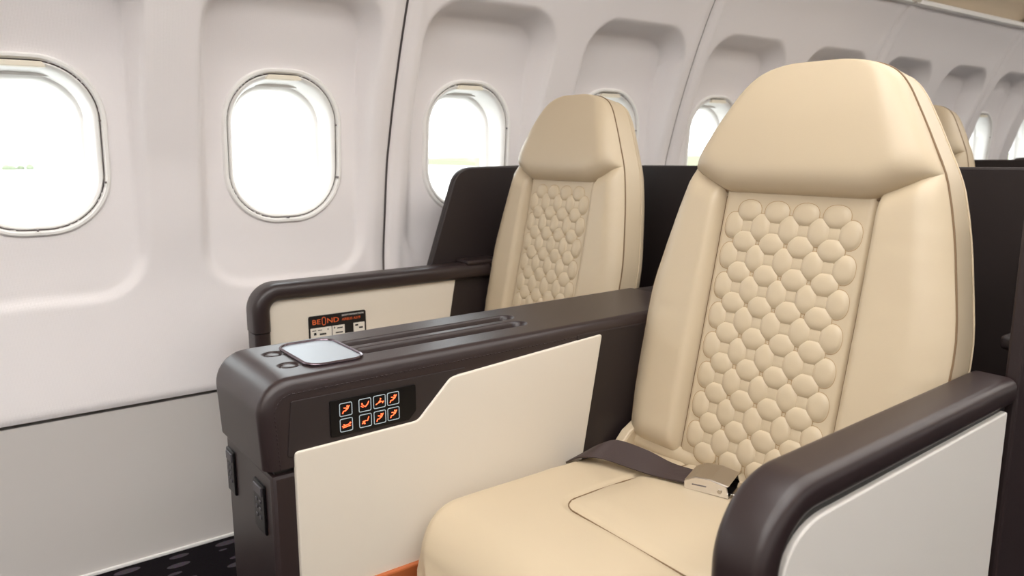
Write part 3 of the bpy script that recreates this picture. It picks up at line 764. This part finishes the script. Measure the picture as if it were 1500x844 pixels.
# buckle, local frame: along the belt (e1), across (e2), up
B0 = Vector((-0.7283, 0.8767, 0.455)); B1 = Vector((-0.6643, 0.8988, 0.455))
e1 = (B1 - B0); blen = e1.length; e1.normalize(); e3 = Vector((0, -0.10, 1)); e3 = (e3 - e1 * e3.dot(e1)).normalized(); e2 = e3.cross(e1)
def BL(a, b_, c_): return B0 + bi + e1 * a + e2 * b_ + e3 * c_
def lx(vf): return [BL(*v) for v in vf[0]], vf[1]
hb = 0.026
side = [(0.0, -0.004), (0.0, 0.008), (0.018, 0.017), (0.040, 0.018), (blen - 0.004, 0.013), (blen, -0.004)]
body = obj('buckle', *lx(merge(prism(round_poly(side, 0.002), -hb, -hb + 0.0025, 'y'), prism(round_poly(side, 0.002), hb - 0.0025, hb, 'y'), box((0.0, -hb, -0.005), (blen, hb, -0.003), 0.0008, 1))), M_CHROME, belt, True, 30)
cov = [(0.001, 0.006), (0.018, 0.0155), (0.040, 0.0168), (blen * 0.95, 0.0125), (blen * 0.99, 0.0145), (0.040, 0.0195), (0.016, 0.0182), (0.0, 0.0095)]
obj('lift_cover', *lx(prism(cov, -hb + 0.0005, hb - 0.0005, 'y', 0.0012)), M_METAL, body, True, 30)
obj('rivet', *lx(merge(*[tube([(blen * 0.80, sg * (hb - 0.001), 0.004), (blen * 0.80, sg * (hb + 0.0012), 0.004)], 0.0032, 12) for sg in (-1, 1)])), M_METAL, body)
obj('side_slot', *lx(prism(round_poly([(0.012, 0.0045), (0.034, 0.0055), (0.034, 0.0075), (0.012, 0.0065)], 0.0008), -hb - 0.0004, -hb + 0.0005, 'y')), M_GAP, body)
obj('tongue', *lx(merge(box((blen - 0.012, -0.019, -0.001), (blen + 0.022, 0.019, 0.001), 0.0006, 1), tube([(blen + 0.006, -0.024, 0.0), (blen + 0.026, -0.024, 0.0), (blen + 0.030, 0.0, 0), (blen + 0.026, 0.024, 0), (blen + 0.006, 0.024, 0)], 0.0022, 8))), M_CHROME, belt)
e_end = B1 + e1 * 0.02
c1 = [(e_end, e2), (e_end + e1 * 0.05 + Vector((0, 0, -0.004)), e2), (Vector((-0.50, 0.955, 0.452)), (-0.3, 1, 0.3)), (Vector((-0.455, 0.955, 0.44)), (0, 1, 0.6))]
obj('strap', *ribbon([(Vector(p) + bi, a) for p, a in c1]), M_BELT, belt)
# ------------------------------------------------------------------ safety card on the window armrest panel
XC = -1.6835
card = thing('safety_card', 'small black safety instruction placard with orange lettering on the cream armrest panel', 'placard', (XC, 0.728, 0.52))
ci = -Vector(card.location)
def cd(name, vf, m, parent=None, **k): return obj(name, [Vector(v) + ci for v in vf[0]], vf[1], m, parent or card, **k)
CY0, CY1, CZ0, CZ1 = 0.655, 0.800, 0.465, 0.566
cd('backing', prism(rrect((CY1 - CY0) / 2, (CZ1 - CZ0) / 2, 0.005, 4, ((CY0 + CY1) / 2, (CZ0 + CZ1) / 2)), XC, XC + 0.0012, 'x'), M_BLACKM, smooth=False)
for a, b_ in ((CY0 + 0.004, CY0 + 0.056), (CY0 + 0.058, CY0 + 0.089)): cd('picture_field', box((XC + 0.0011, a, CZ0 + 0.004), (XC + 0.0016, b_, CZ1 - 0.029)), M_CARDW, smooth=False)
cd('picture_field', box((XC + 0.0011, CY0 + 0.112, CZ0 + 0.004), (XC + 0.0016, CY1 - 0.004, CZ1 - 0.029)), M_CARDW, smooth=False)
cd('picture_field', box((XC + 0.0011, CY0 + 0.091, CZ0 + 0.004), (XC + 0.0016, CY0 + 0.110, CZ0 + 0.05)), M_CARDW, smooth=False)
cd('pictogram', merge(*[box((XC + 0.0015, CY0 + a, CZ1 - b_), (XC + 0.0019, CY0 + a + c_, CZ1 - b_ + d_)) for a, b_, c_, d_ in
   ((0.008, 0.036, 0.010, 0.0018), (0.022, 0.036, 0.010, 0.0018), (0.012, 0.046, 0.006, 0.006), (0.026, 0.047, 0.016, 0.004), (0.046, 0.037, 0.002, 0.004), (0.062, 0.036, 0.003, 0.004), (0.070, 0.037, 0.014, 0.003), (0.066, 0.048, 0.018, 0.003), (0.116, 0.037, 0.008, 0.004), (0.126, 0.044, 0.010, 0.004))]), M_BLACKM, smooth=False)
def text(s, size, y, z, m, sx=1.0):
    cu = bpy.data.curves.new('lettering', 'FONT'); cu.body = s; cu.size = size; cu.extrude = 0.0002; cu.resolution_u = 3
    tmp = bpy.data.objects.new('tmp', cu); COL.objects.link(tmp); bpy.context.view_layer.update()
    me = bpy.data.meshes.new_from_object(tmp.evaluated_get(bpy.context.evaluated_depsgraph_get())); bpy.data.objects.remove(tmp)
    me.materials.clear(); me.materials.append(m); me.name = 'lettering'
    o = add('lettering', me, card); o.location = Vector((XC + 0.0014, y, z)) + ci
    o.rotation_euler = (PI / 2, 0, PI / 2); o.scale = (sx, 1, 1); return me
text('BE', 0.0165, CY0 + 0.008, CZ1 - 0.0205, M_ORANGE, 1.25)
text('ND', 0.0165, CY0 + 0.0445, CZ1 - 0.0205, M_ORANGE, 1.25)
orow = [(XC + 0.0016, CY0 + 0.0375 + a, CZ1 - 0.0145 + b_) for a, b_ in rrect(0.0042, 0.0092, 0.0042, 8)]
cd('lettering', tube(orow, 0.0008, 5, True), M_ORANGE)
text('SAFETY INSTRUCTIONS', 0.0056, CY0 + 0.083, CZ1 - 0.0085, M_PRINT, 0.95)
text('AIRBUS A319', 0.0088, CY0 + 0.083, CZ1 - 0.0195, M_ORANGE, 0.95)
